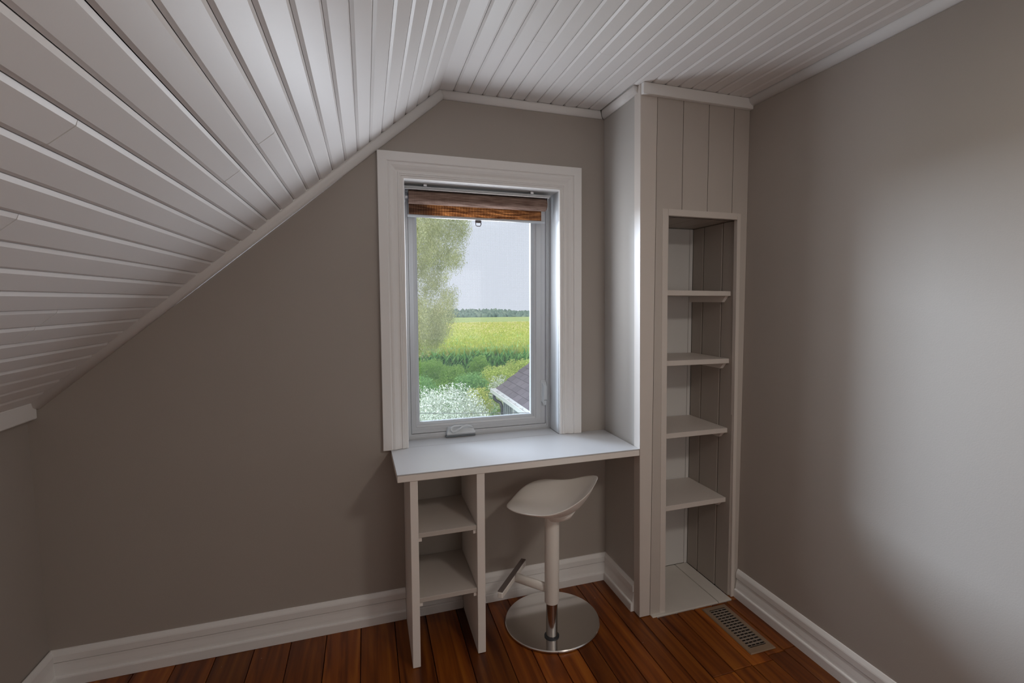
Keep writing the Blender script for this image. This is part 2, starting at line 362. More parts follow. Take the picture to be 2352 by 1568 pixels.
# ------------------------------------------------------------------ ceiling planks
ceil = tag(box('ceiling', 1.36, 2.9, YB-.1, .17, H+.017, H+.12, DARK, None, 0), 'flat white grooved plank ceiling', 'ceiling', kind='structure')
CH, CD, TH, GAP = .0074, .0044, .016, .0016
def plank(parent, o, a, nrm, w0, w1, y0, y1, jx=0):
    c0 = (w0 == 0)
    """plank between offsets w0..w1 along a (2D x,z) from o; nrm points into the room"""
    hw = [(w0+GAP/2, -TH), (w0+GAP/2, -CD), (w0+GAP/2+CH, jx)] if not c0 else [(-.006, -TH), (-.003, -.004), (0, 0)]
    hw += [(w1-GAP/2-CH, jx), (w1-GAP/2, -CD), (w1-GAP/2, -TH)]
    P = [(o[0]+a[0]*s+nrm[0]*h, o[1]+a[1]*s+nrm[1]*h) for s, h in hw]; k = 6
    V = [(x, y0, z) for x, z in P]+[(x, y1, z) for x, z in P]
    F = [(i, (i+1) % k, k+(i+1) % k, k+i) for i in range(k)]+[tuple(range(k)), tuple(range(2*k-1, k-1, -1))]
    return mk('ceiling_plank', V, F, CEIL, parent)
random.seed(9)
fe = [RX]+[1.489+.06295*k for k in range(0, 20)]+[XR]
fj = {4: -.522, 8: -.515, 13: -1.31, 2: -1.62}
for k in range(len(fe)-1):
    w0, w1 = fe[k]-RX, fe[k+1]-RX; jx = random.uniform(-.0004, .0008)
    if k in fj:
        plank(ceil, (RX, RZ), (1, 0), (0, -1), w0, w1, fj[k]+.0007, -.017, jx); plank(ceil, (RX, RZ), (1, 0), (0, -1), w0, w1, YB, fj[k]-.0007, jx+.0005)
    else: plank(ceil, (RX, RZ), (1, 0), (0, -1), w0, w1, YB, -.017, jx)
def sp(s, h): return (RX+SX*s+NX*h, RZ+SZ*s+NZ*h)
a, b, c, d = sp(-.05, -.017), sp(2.02, -.017), sp(2.02, -.12), sp(-.05, -.12)
slope = mk('ceiling_slope', [(q[0], y, q[1]) for y in (YB-.1, .17) for q in (a, b, c, d)],
           [(0,1,5,4),(1,2,6,5),(2,3,7,6),(3,0,4,7),(0,3,2,1),(4,5,6,7)], DARK)
tag(slope, 'sloped white grooved plank ceiling over the left side', 'ceiling', kind='structure')
se = [0]+[.058+.06316*k for k in range(0, 31)]
sj = {11: -.75, 13: -.675, 18: -1.13, 22: -.63, 23: -.628, 15: -1.26}
for k in range(len(se)-1):
    jx = random.uniform(-.0006, .001)
    if k in sj:
        plank(slope, (RX, RZ), (SX, SZ), (NX, NZ), se[k], se[k+1], sj[k]+.0007, -.017, jx); plank(slope, (RX, RZ), (SX, SZ), (NX, NZ), se[k], se[k+1], YB, sj[k]-.0007, jx-.0008)
    else: plank(slope, (RX, RZ), (SX, SZ), (NX, NZ), se[k], se[k+1], YB, -.017, jx)

# ------------------------------------------------------------------ cornice trims
def quarter(r, g=0.0, n=8):
    return [(0, -g), (0, -r*1.15)]+[(r*math.sin(t), -r*1.15+(r*1.15-g)*(1-math.cos(t))) for t in [math.pi/2*i/n for i in range(1, n+1)]]
def halfround(r, hgt, g):
    n = 8; return [(0, -g), (0, -hgt)]+[(r*math.sin(math.pi*i/n*.86+.05), -hgt+(hgt-g)*(1-math.cos(math.pi*i/n))/2) for i in range(1, n)]+[(r*.45, -g)]
QR = quarter(.027, .0014)
tag(sweep('trim_1', QR, (RX-.004, 0, H), (XP(H), 0, H), (0,-1,0), (0,0,1), TRIM, None, .0, -1.0, True), 'white rounded cornice along the top of the window wall', 'trim', kind='structure')
tag(sweep('trim_2', quarter(.032, .0022), (XL(1)-.0+.014, 0, RZ+(.014-RX)*.8733), (RX-.002, 0, RZ), (0,-1,0), Vector((SZ, 0, -SX))*1.0, TRIM, None, 0, 0, True), 'white rounded trim climbing along the sloped ceiling', 'trim', kind='structure')
tag(sweep('trim_3', QR, (XP(H)+.006, 0, H), (XP(H)+.006, -.318, H), (-1,0,0), (0,0,1), TRIM, None, 1.0, 0, True), 'short white cornice above the alcove side wall', 'trim', kind='structure')
tag(sweep('trim_4', quarter(.028, .001), (XR, DP-.018, H), (XR, YB, H), (-1,0,0), (0,0,1), TRIM, None, 0, 0, True), 'long white cornice at the top of the right wall', 'trim', kind='structure')
tag(box('trim_5', XP(H)+.002, XR-.001, DP-.022, DP-.0005, H-.046, H-.001, TRIM, None, .002), 'flat white batten above the shelf niche boards', 'trim', kind='structure')
tag(box('trim_6', XL(1), XL(1)+.030, YB, -.001, .985, 1.048, TRIM, None, .004), 'flat white batten on top of the knee wall', 'trim', kind='structure')

# ------------------------------------------------------------------ baseboards
BB = [(0,0),(.022,0),(.022,.034),(.0205,.038),(.0135,.0395),(.0125,.055),(.0095,.075),(.009,.0862),(.0048,.0872),(.0048,.0892),(.0125,.0905),(.0125,.114),(.011,.119),(.004,.132),(0,.133)]
bbk = empty('baseboard_back', (.6, 0, 0), 'white moulded baseboard along the window wall', 'baseboard', kind='structure')
sweep('baseboard_length', BB, (XL(0), 0, 0), (1.254, 0, 0), (0,-1,0), (0,0,1), TRIM, bbk, 1.0, 0)
sweep('baseboard_length', BB, (1.286, 0, 0), (1.505, 0, 0), (0,-1,0), (0,0,1), TRIM, bbk)
sweep('baseboard_length', BB, (1.540, 0, 0), (XP(0)+.006, 0, 0), (0,-1,0), (0,0,1), TRIM, bbk, 0, -1.0)
tag(sweep('baseboard_left', BB, (XL(0), YB, 0), (XL(0), 0, 0), (1,0,0), (0,0,1), TRIM, None, 0, -1.0), 'white moulded baseboard on the low knee wall', 'baseboard', kind='structure')
tag(sweep('baseboard_right', BB, (XR, DP-.003, 0), (XR, YB, 0), (-1,0,0), (0,0,1), TRIM), 'white moulded baseboard on the long right wall', 'baseboard', kind='structure')
tag(sweep('baseboard_alcove', BB, (XP(0)+.006, 0, 0), (XP(0)+.006, -.292, 0), (-1,0,0), (0,0,1), TRIM, None, 1.0, 0), 'short white baseboard under the desk beside the stool', 'baseboard', kind='structure')

# ------------------------------------------------------------------ window
GX0, GX1, GZ0, GZ1 = 1.341, 1.885, .834, 1.835
win = empty('window_1', (1.62, .06, .76), 'white casement window with moulded casing above the desk', 'window', kind='structure')
CW = .1065
CP = [(0,0),(0,.021),(.0015,.0225),(.036,.0225),(.0385,.021),(.040,.017),(.0425,.0175),(.046,.0195),(.052,.0195),(.062,.016),(.072,.011),(.079,.0095),(.080,.0125),(.0815,.014),(.086,.014),(.0872,.0115),(.0884,.0125),(.0925,.0125),(.0937,.0095),(.0949,.0105),(.1045,.0105),(.1065,.008),(.1065,0)]
def casing(name, path, dirs):
    """mitred casing board; path = two outer corners, dirs = inward diagonal per corner"""
    k = len(CP); V = []
    for (x, z), (dx, dz) in zip(path, dirs): V += [(x+dx*w, -h, z+dz*w) for w, h in CP]
    F = [(i, (i+1) % k, k+(i+1) % k, k+i) for i in range(k)]+[tuple(range(k)), tuple(range(2*k-1, k-1, -1))]
    return mk(name, V, F, TRIM, win)
ox0, ox1, oz1 = 1.172, 2.083, 2.013
casing('casing_board', [(ox0, .7605), (ox0, oz1)], [(1, 0), (1, -1)])
casing('casing_board', [(ox0, oz1), (ox1, oz1)], [(1, -1), (-1, -1)])
casing('casing_board', [(ox1+.006, .7605), (ox1, oz1)], [(-1, 0), (-1, -1)])
JX0, JX1, JZ1 = 1.2785, 1.9785, 1.9045
box('jamb', 1.269, JX0, -.0, .168, .7605, JZ1, VINYL, win, .0008); box('jamb', JX1, 1.984, -.0, .168, .7605, JZ1, VINYL, win, .0008)
box('head_jamb', 1.269, 1.984, -.0, .168, JZ1, 1.913, TRIM, win, .0008)  # brighter paint than the side jambs stands in for bounce light
box('sill', JX0, JX1, .0012, .168, .732, .7595, DESK, win, .0012)
ring('outer_frame', (JX0,JX1,.7598,JZ1), (1.300,1.956,.784,1.884), .116, .118, .168, VINYL, win)
ring('frame_stop', (1.2855,1.968,.768,1.896), (1.293,1.961,.776,1.889), .1125, .1125, .117, VINYL, win)
sash = ring('sash', (1.302,1.954,.7865,1.882), (1.322,1.906,.8135,1.855), .121, .121, .166, VINYL, win)
ring('glazing_bead', (1.3225,1.9055,.814,1.8545), (1.3325,1.8955,.824,1.845), .1225, .127, .160, VINYL, sash)
ring('glazing_bead', (1.333,1.895,.8245,1.8445), (GX0,GX1,GZ0,GZ1), .129, .139, .160, VINYL, sash)
ring('sash_groove', (1.3095,1.9335,.8005,1.868), (1.3115,1.9315,.8025,1.866), .1200, .1200, .1212, VINYL, sash)
box('insect_screen', GX0-.006, GX1+.006, .1465, .1472, GZ0-.006, GZ1+.006, SCREEN, sash, 0)
box('glass_pane', GX0-.006, GX1+.006, .1525, .1555, GZ0-.006, GZ1+.006, GLASS, sash, 0)
# crank operator
crank = mk('crank_cover', [(1.460,.121,.772),(1.592,.121,.772),(1.592,.092,.772),(1.460,.092,.772),(1.459,.121,.779),(1.593,.121,.779),(1.593,.086,.779),(1.459,.086,.779),
    (1.466,.121,.806),(1.586,.121,.806),(1.580,.104,.806),(1.472,.104,.806)], [(0,3,2,1),(0,1,5,4),(1,2,6,5),(2,3,7,6),(3,0,4,7),(4,5,9,8),(5,6,10,9),(6,7,11,10),(7,4,8,11),(8,9,10,11)], HARD, win)
tube('crank_handle', [(1.583,.100,.797),(1.572,.098,.806),(1.552,.095,.811),(1.533,.092,.8075),(1.515,.088,.798),(1.498,.086,.790),(1.485,.0855,.790),(1.478,.088,.797),(1.480,.093,.806),(1.492,.095,.811),(1.515,.096,.812),(1.535,.096,.811)], .0055, .0028, HARD, crank, 8, (0,-1,0))
box('crank_under_shadow', 1.456, 1.595, .100, .1215, .7605, .772, SIDRIB, crank, .001)  # dark grey box stands in for the shadow under the cover
lk = mk('lock_lever', [(1.934,.120,.905),(1.956,.120,.905),(1.953,.104,.880),(1.939,.104,.880),(1.934,.120,.995),(1.956,.120,.995),(1.955,.098,.975),(1.940,.098,.975),
    (1.940,.098,.907),(1.955,.098,.907)], [(0,3,2,1),(4,5,6,7),(0,1,5,4),(1,2,9,6,5),(7,6,9,8),(8,9,2,3),(3,0,4,7,8)], HARD, win)
box('lock_plate', 1.929, 1.9545, .1175, .1215, .894, 1.004, HARD, lk, .001)
box('lock_notch', 1.9405, 1.9555, .0970, .0985, .905, .9065, BLACKP, lk, 0)

# ------------------------------------------------------------------ roller blind
bl = empty('roller_blind', (1.61, .065, 1.76), 'brown woven roller blind rolled up at the window head', 'blind')
lathe('fabric_roll', [(.0,0),(.0285,0),(.0285,.632),(.0,.632)], (1.300,.060,1.8465), ROLLM, bl, 40, True, 'x')
box('hanging_fabric', 1.3035, 1.921, .0855, .0865, 1.777, 1.850, FABM, bl, 0)
tube('bottom_rail', [(1.298,.086,1.771),(1.938,.086,1.771)], .0055, .0065, VINYL, bl, 10)
box('headrail', 1.282, 1.955, .050, .105, 1.8835, 1.8925, VINYL, bl, .001)
box('headrail', 1.282, 1.945, .036, .105, 1.8755, 1.8800, ALU, bl, .001)
box('headrail_core', 1.284, 1.952, .056, .105, 1.8802, 1.8833, DARK, bl, 0)
for x in (1.372, 1.862):
    box('mounting_clip', x-.008, x+.008, .046, .075, 1.8925, 1.9042, ALU, bl, .0015)
for x in (1.283, 1.934):
    br = box('end_bracket', x, x+.0022, .034, .088, 1.822, 1.8755, ALU, bl, .0008)
lathe('pivot_pin', [(0,0),(.007,0),(.007,.016),(0,.016)], (1.2842,.060,1.8465), ALU, bl, 14, True, 'x')
lathe('roll_end_cap', [(0,0),(.016,0),(.018,.003),(0,.003)], (1.297,.060,1.8465), RINGM, bl, 20, True, 'x')
pr = [(1.601,1.764),(1.601,1.745),(1.603,1.740),(1.607,1.738),(1.620,1.738),(1.624,1.740),(1.626,1.745),(1.626,1.764)]
rg = tube('pull_ring', [(x,.084,z) for x, z in pr], .0022, .0022, RINGM, bl, 8, (0,1,0))
box('pull_ring_tab', 1.602, 1.625, .0825, .0855, 1.7525, 1.7645, RINGM, rg, .0006)

# ------------------------------------------------------------------ built-in desk top and under-desk cabinet
dk = empty('desk_worktop', (1.7, -.17, .729), 'white painted desk worktop built in under the window', 'desk')
hexa('board', [(1.2105,-.3405,.729),(XP(.73)-.0005,-.3405,.729),(XP(.73)-.0005,-.0005,.729),(1.2045,-.0005,.729),(1.2105,-.3405,.7545),(XP(.755)-.0005,-.3405,.7545),(XP(.755)-.0005,-.0005,.7545),(1.2045,-.0005,.7545)], CAB, dk, .0015)
hexa('top_sheet', [(1.209,-.342,.7552),(XP(.755)-.0005,-.342,.7552),(XP(.755)-.0005,-.0005,.7552),(1.203,-.0005,.7552),(1.209,-.342,.7595),(XP(.76)-.0005,-.342,.7595),(XP(.76)-.0005,-.0005,.7595),(1.203,-.0005,.7595)], DESK, dk, .0008)
cb = empty('shelf_cabinet', (1.397, -.17, 0), 'narrow open white shelf cabinet supporting the desk left end', 'cabinet')
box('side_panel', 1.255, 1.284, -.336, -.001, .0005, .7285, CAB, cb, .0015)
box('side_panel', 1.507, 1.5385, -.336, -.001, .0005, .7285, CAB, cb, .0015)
for z in (.522, .268):
    sh = box('shelf', 1.2845, 1.5065, -.329, -.003, z-.018, z, SHADEP, cb, .001)  # shelf colour darkened to stand in for shade below the desk
    box('shelf_cleat', 1.494, 1.5065, -.322, -.02, z-.036, z-.0185, CAB, sh, .001)
    box('shelf_cleat', 1.2845, 1.297, -.322, -.02, z-.036, z-.0185, CAB, sh, .001)

# ------------------------------------------------------------------ built-in shelf niche (closet)
nb = empty('shelf_niche', (2.48, -.17, 0), 'tall built-in boarded shelf niche with four shelves', 'bookcase')
zt = H-.0005
def lean_box(name, dx0, dx1, y0, y1, z0, z1, m, parent, x1=None, bev=.0012):
    a0, a1 = XP(z0)+dx0, XP(z1)+dx0; b0, b1 = (XP(z0)+dx1, XP(z1)+dx1) if x1 is None else (x1, x1)
    return hexa(name, [(a0,y0,z0),(b0,y0,z0),(b0,y1,z0),(a0,y1,z0),(a1,y0,z1),(b1,y0,z1),(b1,y1,z1),(a1,y1,z1)], m, parent, bev)
lean_box('side_wall_panel', .006, .03, -.296, -.001, .0005, zt, PANELP, nb, None, 0)
lean_box('corner_post', .0, 0, DP, -.292, .0005, zt, POSTLIT, nb, 2.2815, .0018)
OPX0, OPX1, OPZ = 2.343, 2.7085, 1.757
def nprism(poly):
    k = len(poly); V = [(x, DP+.0005, z) for x, z in poly]+[(x, DP+.02, z) for x, z in poly]
    return mk('face_plank', V, [(i, (i+1) % k, k+(i+1) % k, k+i) for i in range(k)]+[tuple(range(k)), tuple(range(2*k-1, k-1, -1))], SHADEP, nb)
g_ = .0013
nprism([(2.2815+g_,.0005),(2.345,.0005),(2.345,OPZ+.002),(2.409-g_,OPZ+.002),(2.409-g_,zt),(2.2815+g_,zt)])
nprism([(2.409+g_,OPZ+.002),(2.539-g_,OPZ+.002),(2.539-g_,zt),(2.409+g_,zt)])
nprism([(2.539+g_,OPZ+.002),(2.670-g_,OPZ+.002),(2.670-g_,zt),(2.539+g_,zt)])
nprism([(2.670+g_,OPZ+.002),(2.705,OPZ+.002),(2.719,.0005),(XR-.001,.0005),(XR-.001,zt),(2.670+g_,zt)])
box('face_backing', 2.29, XR-.002, DP+.0205, DP+.032, OPZ, zt, DARK, nb, 0)
hexa('opening_stile', [(2.331,DP-.0018,.0005),(2.3595,DP-.0018,.0005),(2.3595,DP+.025,.0005),(2.331,DP+.025,.0005),(2.313,DP-.0018,1.785),(2.341,DP-.0018,1.785),(2.341,DP+.025,1.785),(2.313,DP+.025,1.785)], POSTLIT, nb, .0012)
box('opening_rail', 2.3415, 2.6995, DP-.0018, DP+.025, OPZ, 1.785, POSTLIT, nb, .0012)
hexa('opening_stile', [(2.7185,DP-.0018,.0005),(2.736,DP-.0018,.0005),(2.736,DP+.02,.0005),(2.7185,DP+.02,.0005),(2.700,DP-.0018,1.785),(2.7185,DP-.0018,1.785),(2.7185,DP+.02,1.785),(2.700,DP+.02,1.785)], POSTLIT, nb, .0012)
# interior
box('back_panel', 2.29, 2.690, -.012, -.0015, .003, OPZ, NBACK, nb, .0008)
box('back_batten', 2.6905, 2.7085, -.016, -.0015, .003, OPZ, NBACK, nb, .001)
hx = [(-.012,-.099),(-.099,-.238),(-.238,-.335)]
for y1, y0 in hx:
    box('side_plank', 2.7095, 2.7275, y0+.0016, y1-.0016, .001, OPZ+.002, NSHADE, nb, .0035)
box('side_backing', 2.728, 2.750, -.335, -.002, .001, OPZ, DARK, nb, 0)
lean_box('inner_side_panel', .031, .05, -.29, -.014, .003, OPZ, SHADEP, nb)
for x0, x1 in ((2.29, 2.41), (2.41, 2.52), (2.52, 2.63), (2.63, 2.727)):
    box('top_plank', x0+.001, x1-.001, DP+.026, -.013, OPZ+.003, OPZ+.02, NSHADE, nb, .0015)
box('niche_floor_board', 2.285, 2.6335, DP-.019, -.013, -.015, .0025, CLOSETF, nb, .0015)
box('niche_floor_board', 2.6365, 2.7085, DP-.019, -.013, -.015, .0025, CLOSETF, nb, .0015)
for z in (1.441, 1.130, .803, .470):
    s_ = hexa('shelf', [(2.272,-.312,z-.022),(2.7085,-.304,z-.024),(2.7085,-.017,z-.024),(2.272,-.017,z-.022),(2.272,-.312,z+.002),(2.7085,-.304,z-.002),(2.7085,-.017,z-.002),(2.272,-.017,z+.002)], POSTLIT, nb, .0012)
    zb = z-.0245
    mk('shelf_cleat', [(2.692,-.288,zb),(2.7085,-.288,zb),(2.7085,-.018,zb),(2.692,-.018,zb),(2.692,-.262,zb-.028),(2.7085,-.262,zb-.028),(2.7085,-.018,zb-.028),(2.692,-.018,zb-.028)], [(0,1,2,3),(7,6,5,4),(0,4,5,1),(1,5,6,2),(2,6,7,3),(3,7,4,0)], CAB, s_)

# ------------------------------------------------------------------ stool
SX0, SY0 = 1.815, -.345
st = empty('adjustable_stool', (SX0, SY0, 0), 'off-white adjustable saddle stool with round steel base', 'stool')
lathe('base_disc', [(0,.001),(.203,.001),(.206,.004),(.206,.009),(.203,.0125),(.0,.0135)], (1.857,-.240,0), STEEL, st, 96)
lathe('column_collar', [(.031,.0125),(.031,.016),(.0255,.018),(.0245,.018)], (SX0,SY0,0), BLACKP, st, 40)
lathe('lower_tube', [(.0235,.014),(.0235,.20)], (SX0,SY0,0), CHROME, st, 40)
lathe('upper_tube', [(.024,.160),(.0290,.160),(.0300,.163),(.0300,.52),(.028,.535),(.01,.535)], (SX0,SY0,0), STOOLM, st, 40)
Fd = Vector((math.cos(math.radians(142)), math.sin(math.radians(142)), 0)); Sd = Vector((-Fd.y, Fd.x, 0))
cc = Vector((SX0, SY0, 0))
# foot rest arm + bar
tube('footrest_arm', [cc+Fd*.022+Vector((0,0,.214)), cc+Fd*.08+Vector((0,0,.222)), cc+Fd*.158+Vector((0,0,.233))], .011, .0205, STOOLM, st, 12)
fb_ = cc+Fd*.160+Vector((-.013,.002,.232))
def obox(name, c, ax, bx, hz0, hz1, la, lb, m, parent, bev=.002):
    p = [c-ax*la-bx*lb, c+ax*la-bx*lb, c+ax*la+bx*lb, c-ax*la+bx*lb]
    return hexa(name, [q+Vector((0,0,hz0)) for q in p]+[q+Vector((0,0,hz1)) for q in p], m, parent, bev)
fr_ = obox('footrest_bar', fb_, Sd, Fd, -.014, .012, .134, .0115, STOOLM, st, .004)
obox('footrest_cap', fb_, Sd, Fd, .0125, .0165, .133, .011, BARTOP, fr_, .0012)
# saddle seat
sc = Vector((1.822, -.330, 0)); RA = .187
RIM_NEAR = [(0,.557),(16,.562),(32,.574),(45,.583),(63,.588),(82,.593),(101,.598),(118,.616),(140,.651),(163,.679),(180,.689)]
RIM_FAR = [(0,.557),(16,.567),(32,.586),(49,.601),(65,.605),(83,.603),(98,.612),(119,.641),(143,.671),(162,.687),(180,.689)]
def rimz(psi):
    d_ = (math.degrees(psi)+180) % 360-180
    t_ = RIM_NEAR if d_ >= 0 else RIM_FAR
    return float(np.interp(abs(d_), [q[0] for q in t_], [q[1] for q in t_]))
ns, nr = 72, 14; zc = .549
rz_ = [rimz(2*math.pi*i/ns) for i in range(ns)]
for _ in range(5): rz_ = [(rz_[i-1]+2*rz_[i]+rz_[(i+1) % ns])/4 for i in range(ns)]
V, F = [], []
def seat_pt(i, rho, off):
    psi = 2*math.pi*i/ns; d = Fd*math.cos(psi)+Sd*math.sin(psi); dz = rz_[i]-zc
    back = .5-.5*math.cos(psi)
    fr = max(0, min(1, (math.cos(psi)+.35)/1.1)); fr = fr*fr*(3-2*fr)
    z = zc+dz*rho**(2.1+1.1*back)+.013*fr*math.sin(math.pi*rho**1.7)
    ra_ = .185*(abs(math.cos(psi))**2.3+abs(math.sin(psi))**2.3)**(-1/2.3)
    return sc+d*(ra_*rho)+Vector((0,0,z))-Vector((d.x*.35*rho*off, d.y*.35*rho*off, off))
for layer, off in ((0, 0.0), (1, .0085)):
    V.append(sc+Vector((0,0,zc-off)))
    for j in range(1, nr+1):
        rho = math.sin(j/nr*math.pi/2)**1.0 if False else j/nr
        for i in range(ns): V.append(seat_pt(i, rho*(1 if off == 0 else .992), off))
base2 = 1+nr*ns
def vid(layer, j, i): return layer*base2+1+(j-1)*ns+i % ns
for layer in (0, 1):
    for i in range(ns):
        F.append((layer*base2, vid(layer,1,i), vid(layer,1,i+1)) if layer == 0 else (layer*base2, vid(layer,1,i+1), vid(layer,1,i)))
        for j in range(1, nr):
            q = (vid(layer,j,i), vid(layer,j+1,i), vid(layer,j+1,i+1), vid(layer,j,i+1)); F.append(q if layer == 0 else q[::-1])
for i in range(ns): F.append((vid(0,nr,i), vid(1,nr,i), vid(1,nr,i+1), vid(0,nr,i+1)))
seat = mk('seat', V, F, STOOLP, st, True)
mdf = seat.modifiers.new('sub', 'SUBSURF'); mdf.levels = 1; mdf.render_levels = 1
# under-seat mounting bracket
bk = -Fd
V, F = [], []
for h, k in ((.512, .62), (.517, .85), (.546, 1.18)):
    for i in range(28):
        t = 2*math.pi*i/28; V.append(cc+bk*(.032+k*.058*math.cos(t))+Sd*(k*.042*math.sin(t))+Vector((0,0,h+.012*k*math.cos(t))))
for j in range(2):
    for i in range(28): F.append((j*28+i, j*28+(i+1) % 28, (j+1)*28+(i+1) % 28, (j+1)*28+i))
F.append(tuple(range(27, -1, -1))); F.append(tuple(56+i for i in range(28)))
mk('seat_mount', V, F, STOOLP, st, True)

# ------------------------------------------------------------------ added fill lights behind the viewer: unseen ceiling lamp and framed rear panel
LX, LY = 2.3, -2.35
cl2 = empty('added_fill_lamp', (LX, LY, H), 'round flush white fill lamp added unseen behind the viewer', 'lamp')
lathe('lamp_rim', [(0,-.001),(.17,-.001),(.17,-.022),(.0,-.022)], (LX,LY,H), TRIM, cl2, 40)
lathe('lamp_shade', [(.0,-.0225),(.155,-.0225),(.150,-.035),(.11,-.045),(.0,-.05)], (LX,LY,H), STOOLP, cl2, 40)
area_light('added_fill_light', (LX, LY, H-.058), (0, 0, 0), .3, .3, 12.0, (1.0, .94, .88), 'DISK')  # added lamp giving fill light from above
w2_ = empty('rear_fill_frame', (2.0, YB, .9), 'white framed pane added around the rear fill light', 'window', kind='structure')  # frame added on the blank rear wall to carry a fill light
ring('frame', (1.55,2.45,.9,1.8), (1.6,2.4,.95,1.75), YB+.022, YB+.022, YB+.0005, TRIM, w2_)
box('glass_pane', 1.6, 2.4, YB+.002, YB+.006, .95, 1.75, GLASSD, w2_, 0)
area_light('rear_fill_light', (2.0, YB+.026, 1.35), (math.pi/2, 0, 0), .8, .8, 4.4, (1.0, .96, .92))

# ------------------------------------------------------------------ floor vent
vt = empty('floor_vent', (2.588, -.535, 0), 'tan slotted metal floor register by the right baseboard', 'vent')
vx0, vx1, vy0, vy1 = 2.526, 2.650, -.688, -.382
def ringz(name, o, i, z0, z1, zi, m, parent):
    def c(r, z): return [(r[0],r[2],z),(r[1],r[2],z),(r[1],r[3],z),(r[0],r[3],z)]
    e = .003; oi = (o[0]+e, o[1]-e, o[2]+e, o[3]-e)
    v = c(o,z0)+c(oi,z1)+c(i,z1)+c(i,zi); f = []
    for a, b in ((0,4),(4,8),(8,12)):
        for k in range(4): f.append((a+k, a+(k+1)%4, b+(k+1)%4, b+k))
    return mk(name, v, f, m, parent)
ringz('faceplate', (vx0,vx1,vy0,vy1), (2.547,2.629,-.655,-.410), .0008, .005, -.012, VENT, vt)
nsl = 15; pit = .245/nsl
for k in range(nsl+1):
    y = -.655+pit*k
    box('louvre', 2.547, 2.629, y-.0042, y+.0042, .0028, .0050, VSLAT, vt, .0008)
for x in (2.5675, 2.588, 2.6085): box('cross_bar', x-.002, x+.002, -.655, -.410, -.002, .0022, VENT, vt, 0)
box('damper_plate', 2.5475, 2.6285, -.6545, -.4105, .0004, .0012, DARK, vt, 0)

# ================================================================== outside
rng = np.random.default_rng(3)
GZ = -2.9
def quads_mesh(name, C, A, B, m, parent=None, leafy=True):
    """C centres, A half-length vectors, B half-width vectors -> diamond leaves"""
    n = len(C); off = np.array(wloc(parent))
    V = np.empty((n, 4, 3)); V[:,0] = C-A; V[:,1] = C+B-A*.15; V[:,2] = C+A; V[:,3] = C-B-A*.15
    V -= off
    me = bpy.data.meshes.new(name); me.vertices.add(4*n); me.vertices.foreach_set('co', V.reshape(-1))
    me.loops.add(4*n); me.loops.foreach_set('vertex_index', np.arange(4*n, dtype=np.int32))
    me.polygons.add(n); me.polygons.foreach_set('loop_start', np.arange(0, 4*n, 4, dtype=np.int32)); me.polygons.foreach_set('loop_total', np.full(n, 4, dtype=np.int32))
    me.update(); me.validate()
    return link(name, me, m, parent)
def rdir(n):
    v = rng.normal(size=(n, 3)); return v/np.linalg.norm(v, axis=1)[:, None]
def foliage(name, clumps, n, ln, wd, m, parent, droop=0.0, shell=.35):
    """leaves spread over clump ellipsoids [(cx,cy,cz,rx,ry,rz)]"""
    cl = np.array(clumps); wgt = cl[:,3]*cl[:,4]+cl[:,5]*cl[:,3]; idx = rng.choice(len(cl), n, p=wgt/wgt.sum())
    d = rdir(n); r = (shell+(1-shell)*rng.random(n))**.6
    C = cl[idx, :3]+d*cl[idx, 3:6]*r[:, None]
    a = rdir(n); a[:,2] -= droop; a /= np.linalg.norm(a, axis=1)[:, None]
    b = np.cross(a, rdir(n)); b /= np.linalg.norm(b, axis=1)[:, None]
    s = rng.uniform(.6, 1.25, n)[:, None]
    return quads_mesh(name, C, a*ln*s, b*wd*s, m, parent)
def shrub(name, label, cat, x, y, top, r, n, ln, wd, m, group=None, droop=0.0, low=.25):
    root = empty(name, (x, y, GZ), label, cat, group)
    cl = []; hh = top-GZ
    for k in range(26):
        t = 2*math.pi*k*.381966; f = (k+.5)/26                 # f: 0 at the crown top, 1 at the skirt
        cr_ = r*rng.uniform(.34, .50)
        z = top-cr_*.75-(hh*(1-low)-cr_)*f**1.2*rng.uniform(.8, 1.1)
        q = r*(.12+.62*min(1, math.sqrt(f)*1.25))*rng.uniform(.75, 1.1)
        cl.append((x+q*math.cos(t), y+q*math.sin(t)*.85, z, cr_, cr_, cr_*.85))
    foliage('foliage', cl, n, ln, wd, m, root, droop)
    V, F = [], []
    for k in range(5):
        t = 2*math.pi*k/5; p0 = Vector((x+.08*math.cos(t), y+.08*math.sin(t), GZ)); p1 = Vector((x+r*.4*math.cos(t), y+r*.4*math.sin(t), GZ+hh*.6))
        b0 = len(V)
        for p, rr in ((p0, .03), (p1, .012)):
            for j in range(5): V.append(p+Vector((rr*math.cos(j*1.2566), rr*math.sin(j*1.2566), 0)))
        for j in range(5): F.append((b0+j, b0+(j+1) % 5, b0+5+(j+1) % 5, b0+5+j))
    mk('stem', V, F, BARK, root)
    return root
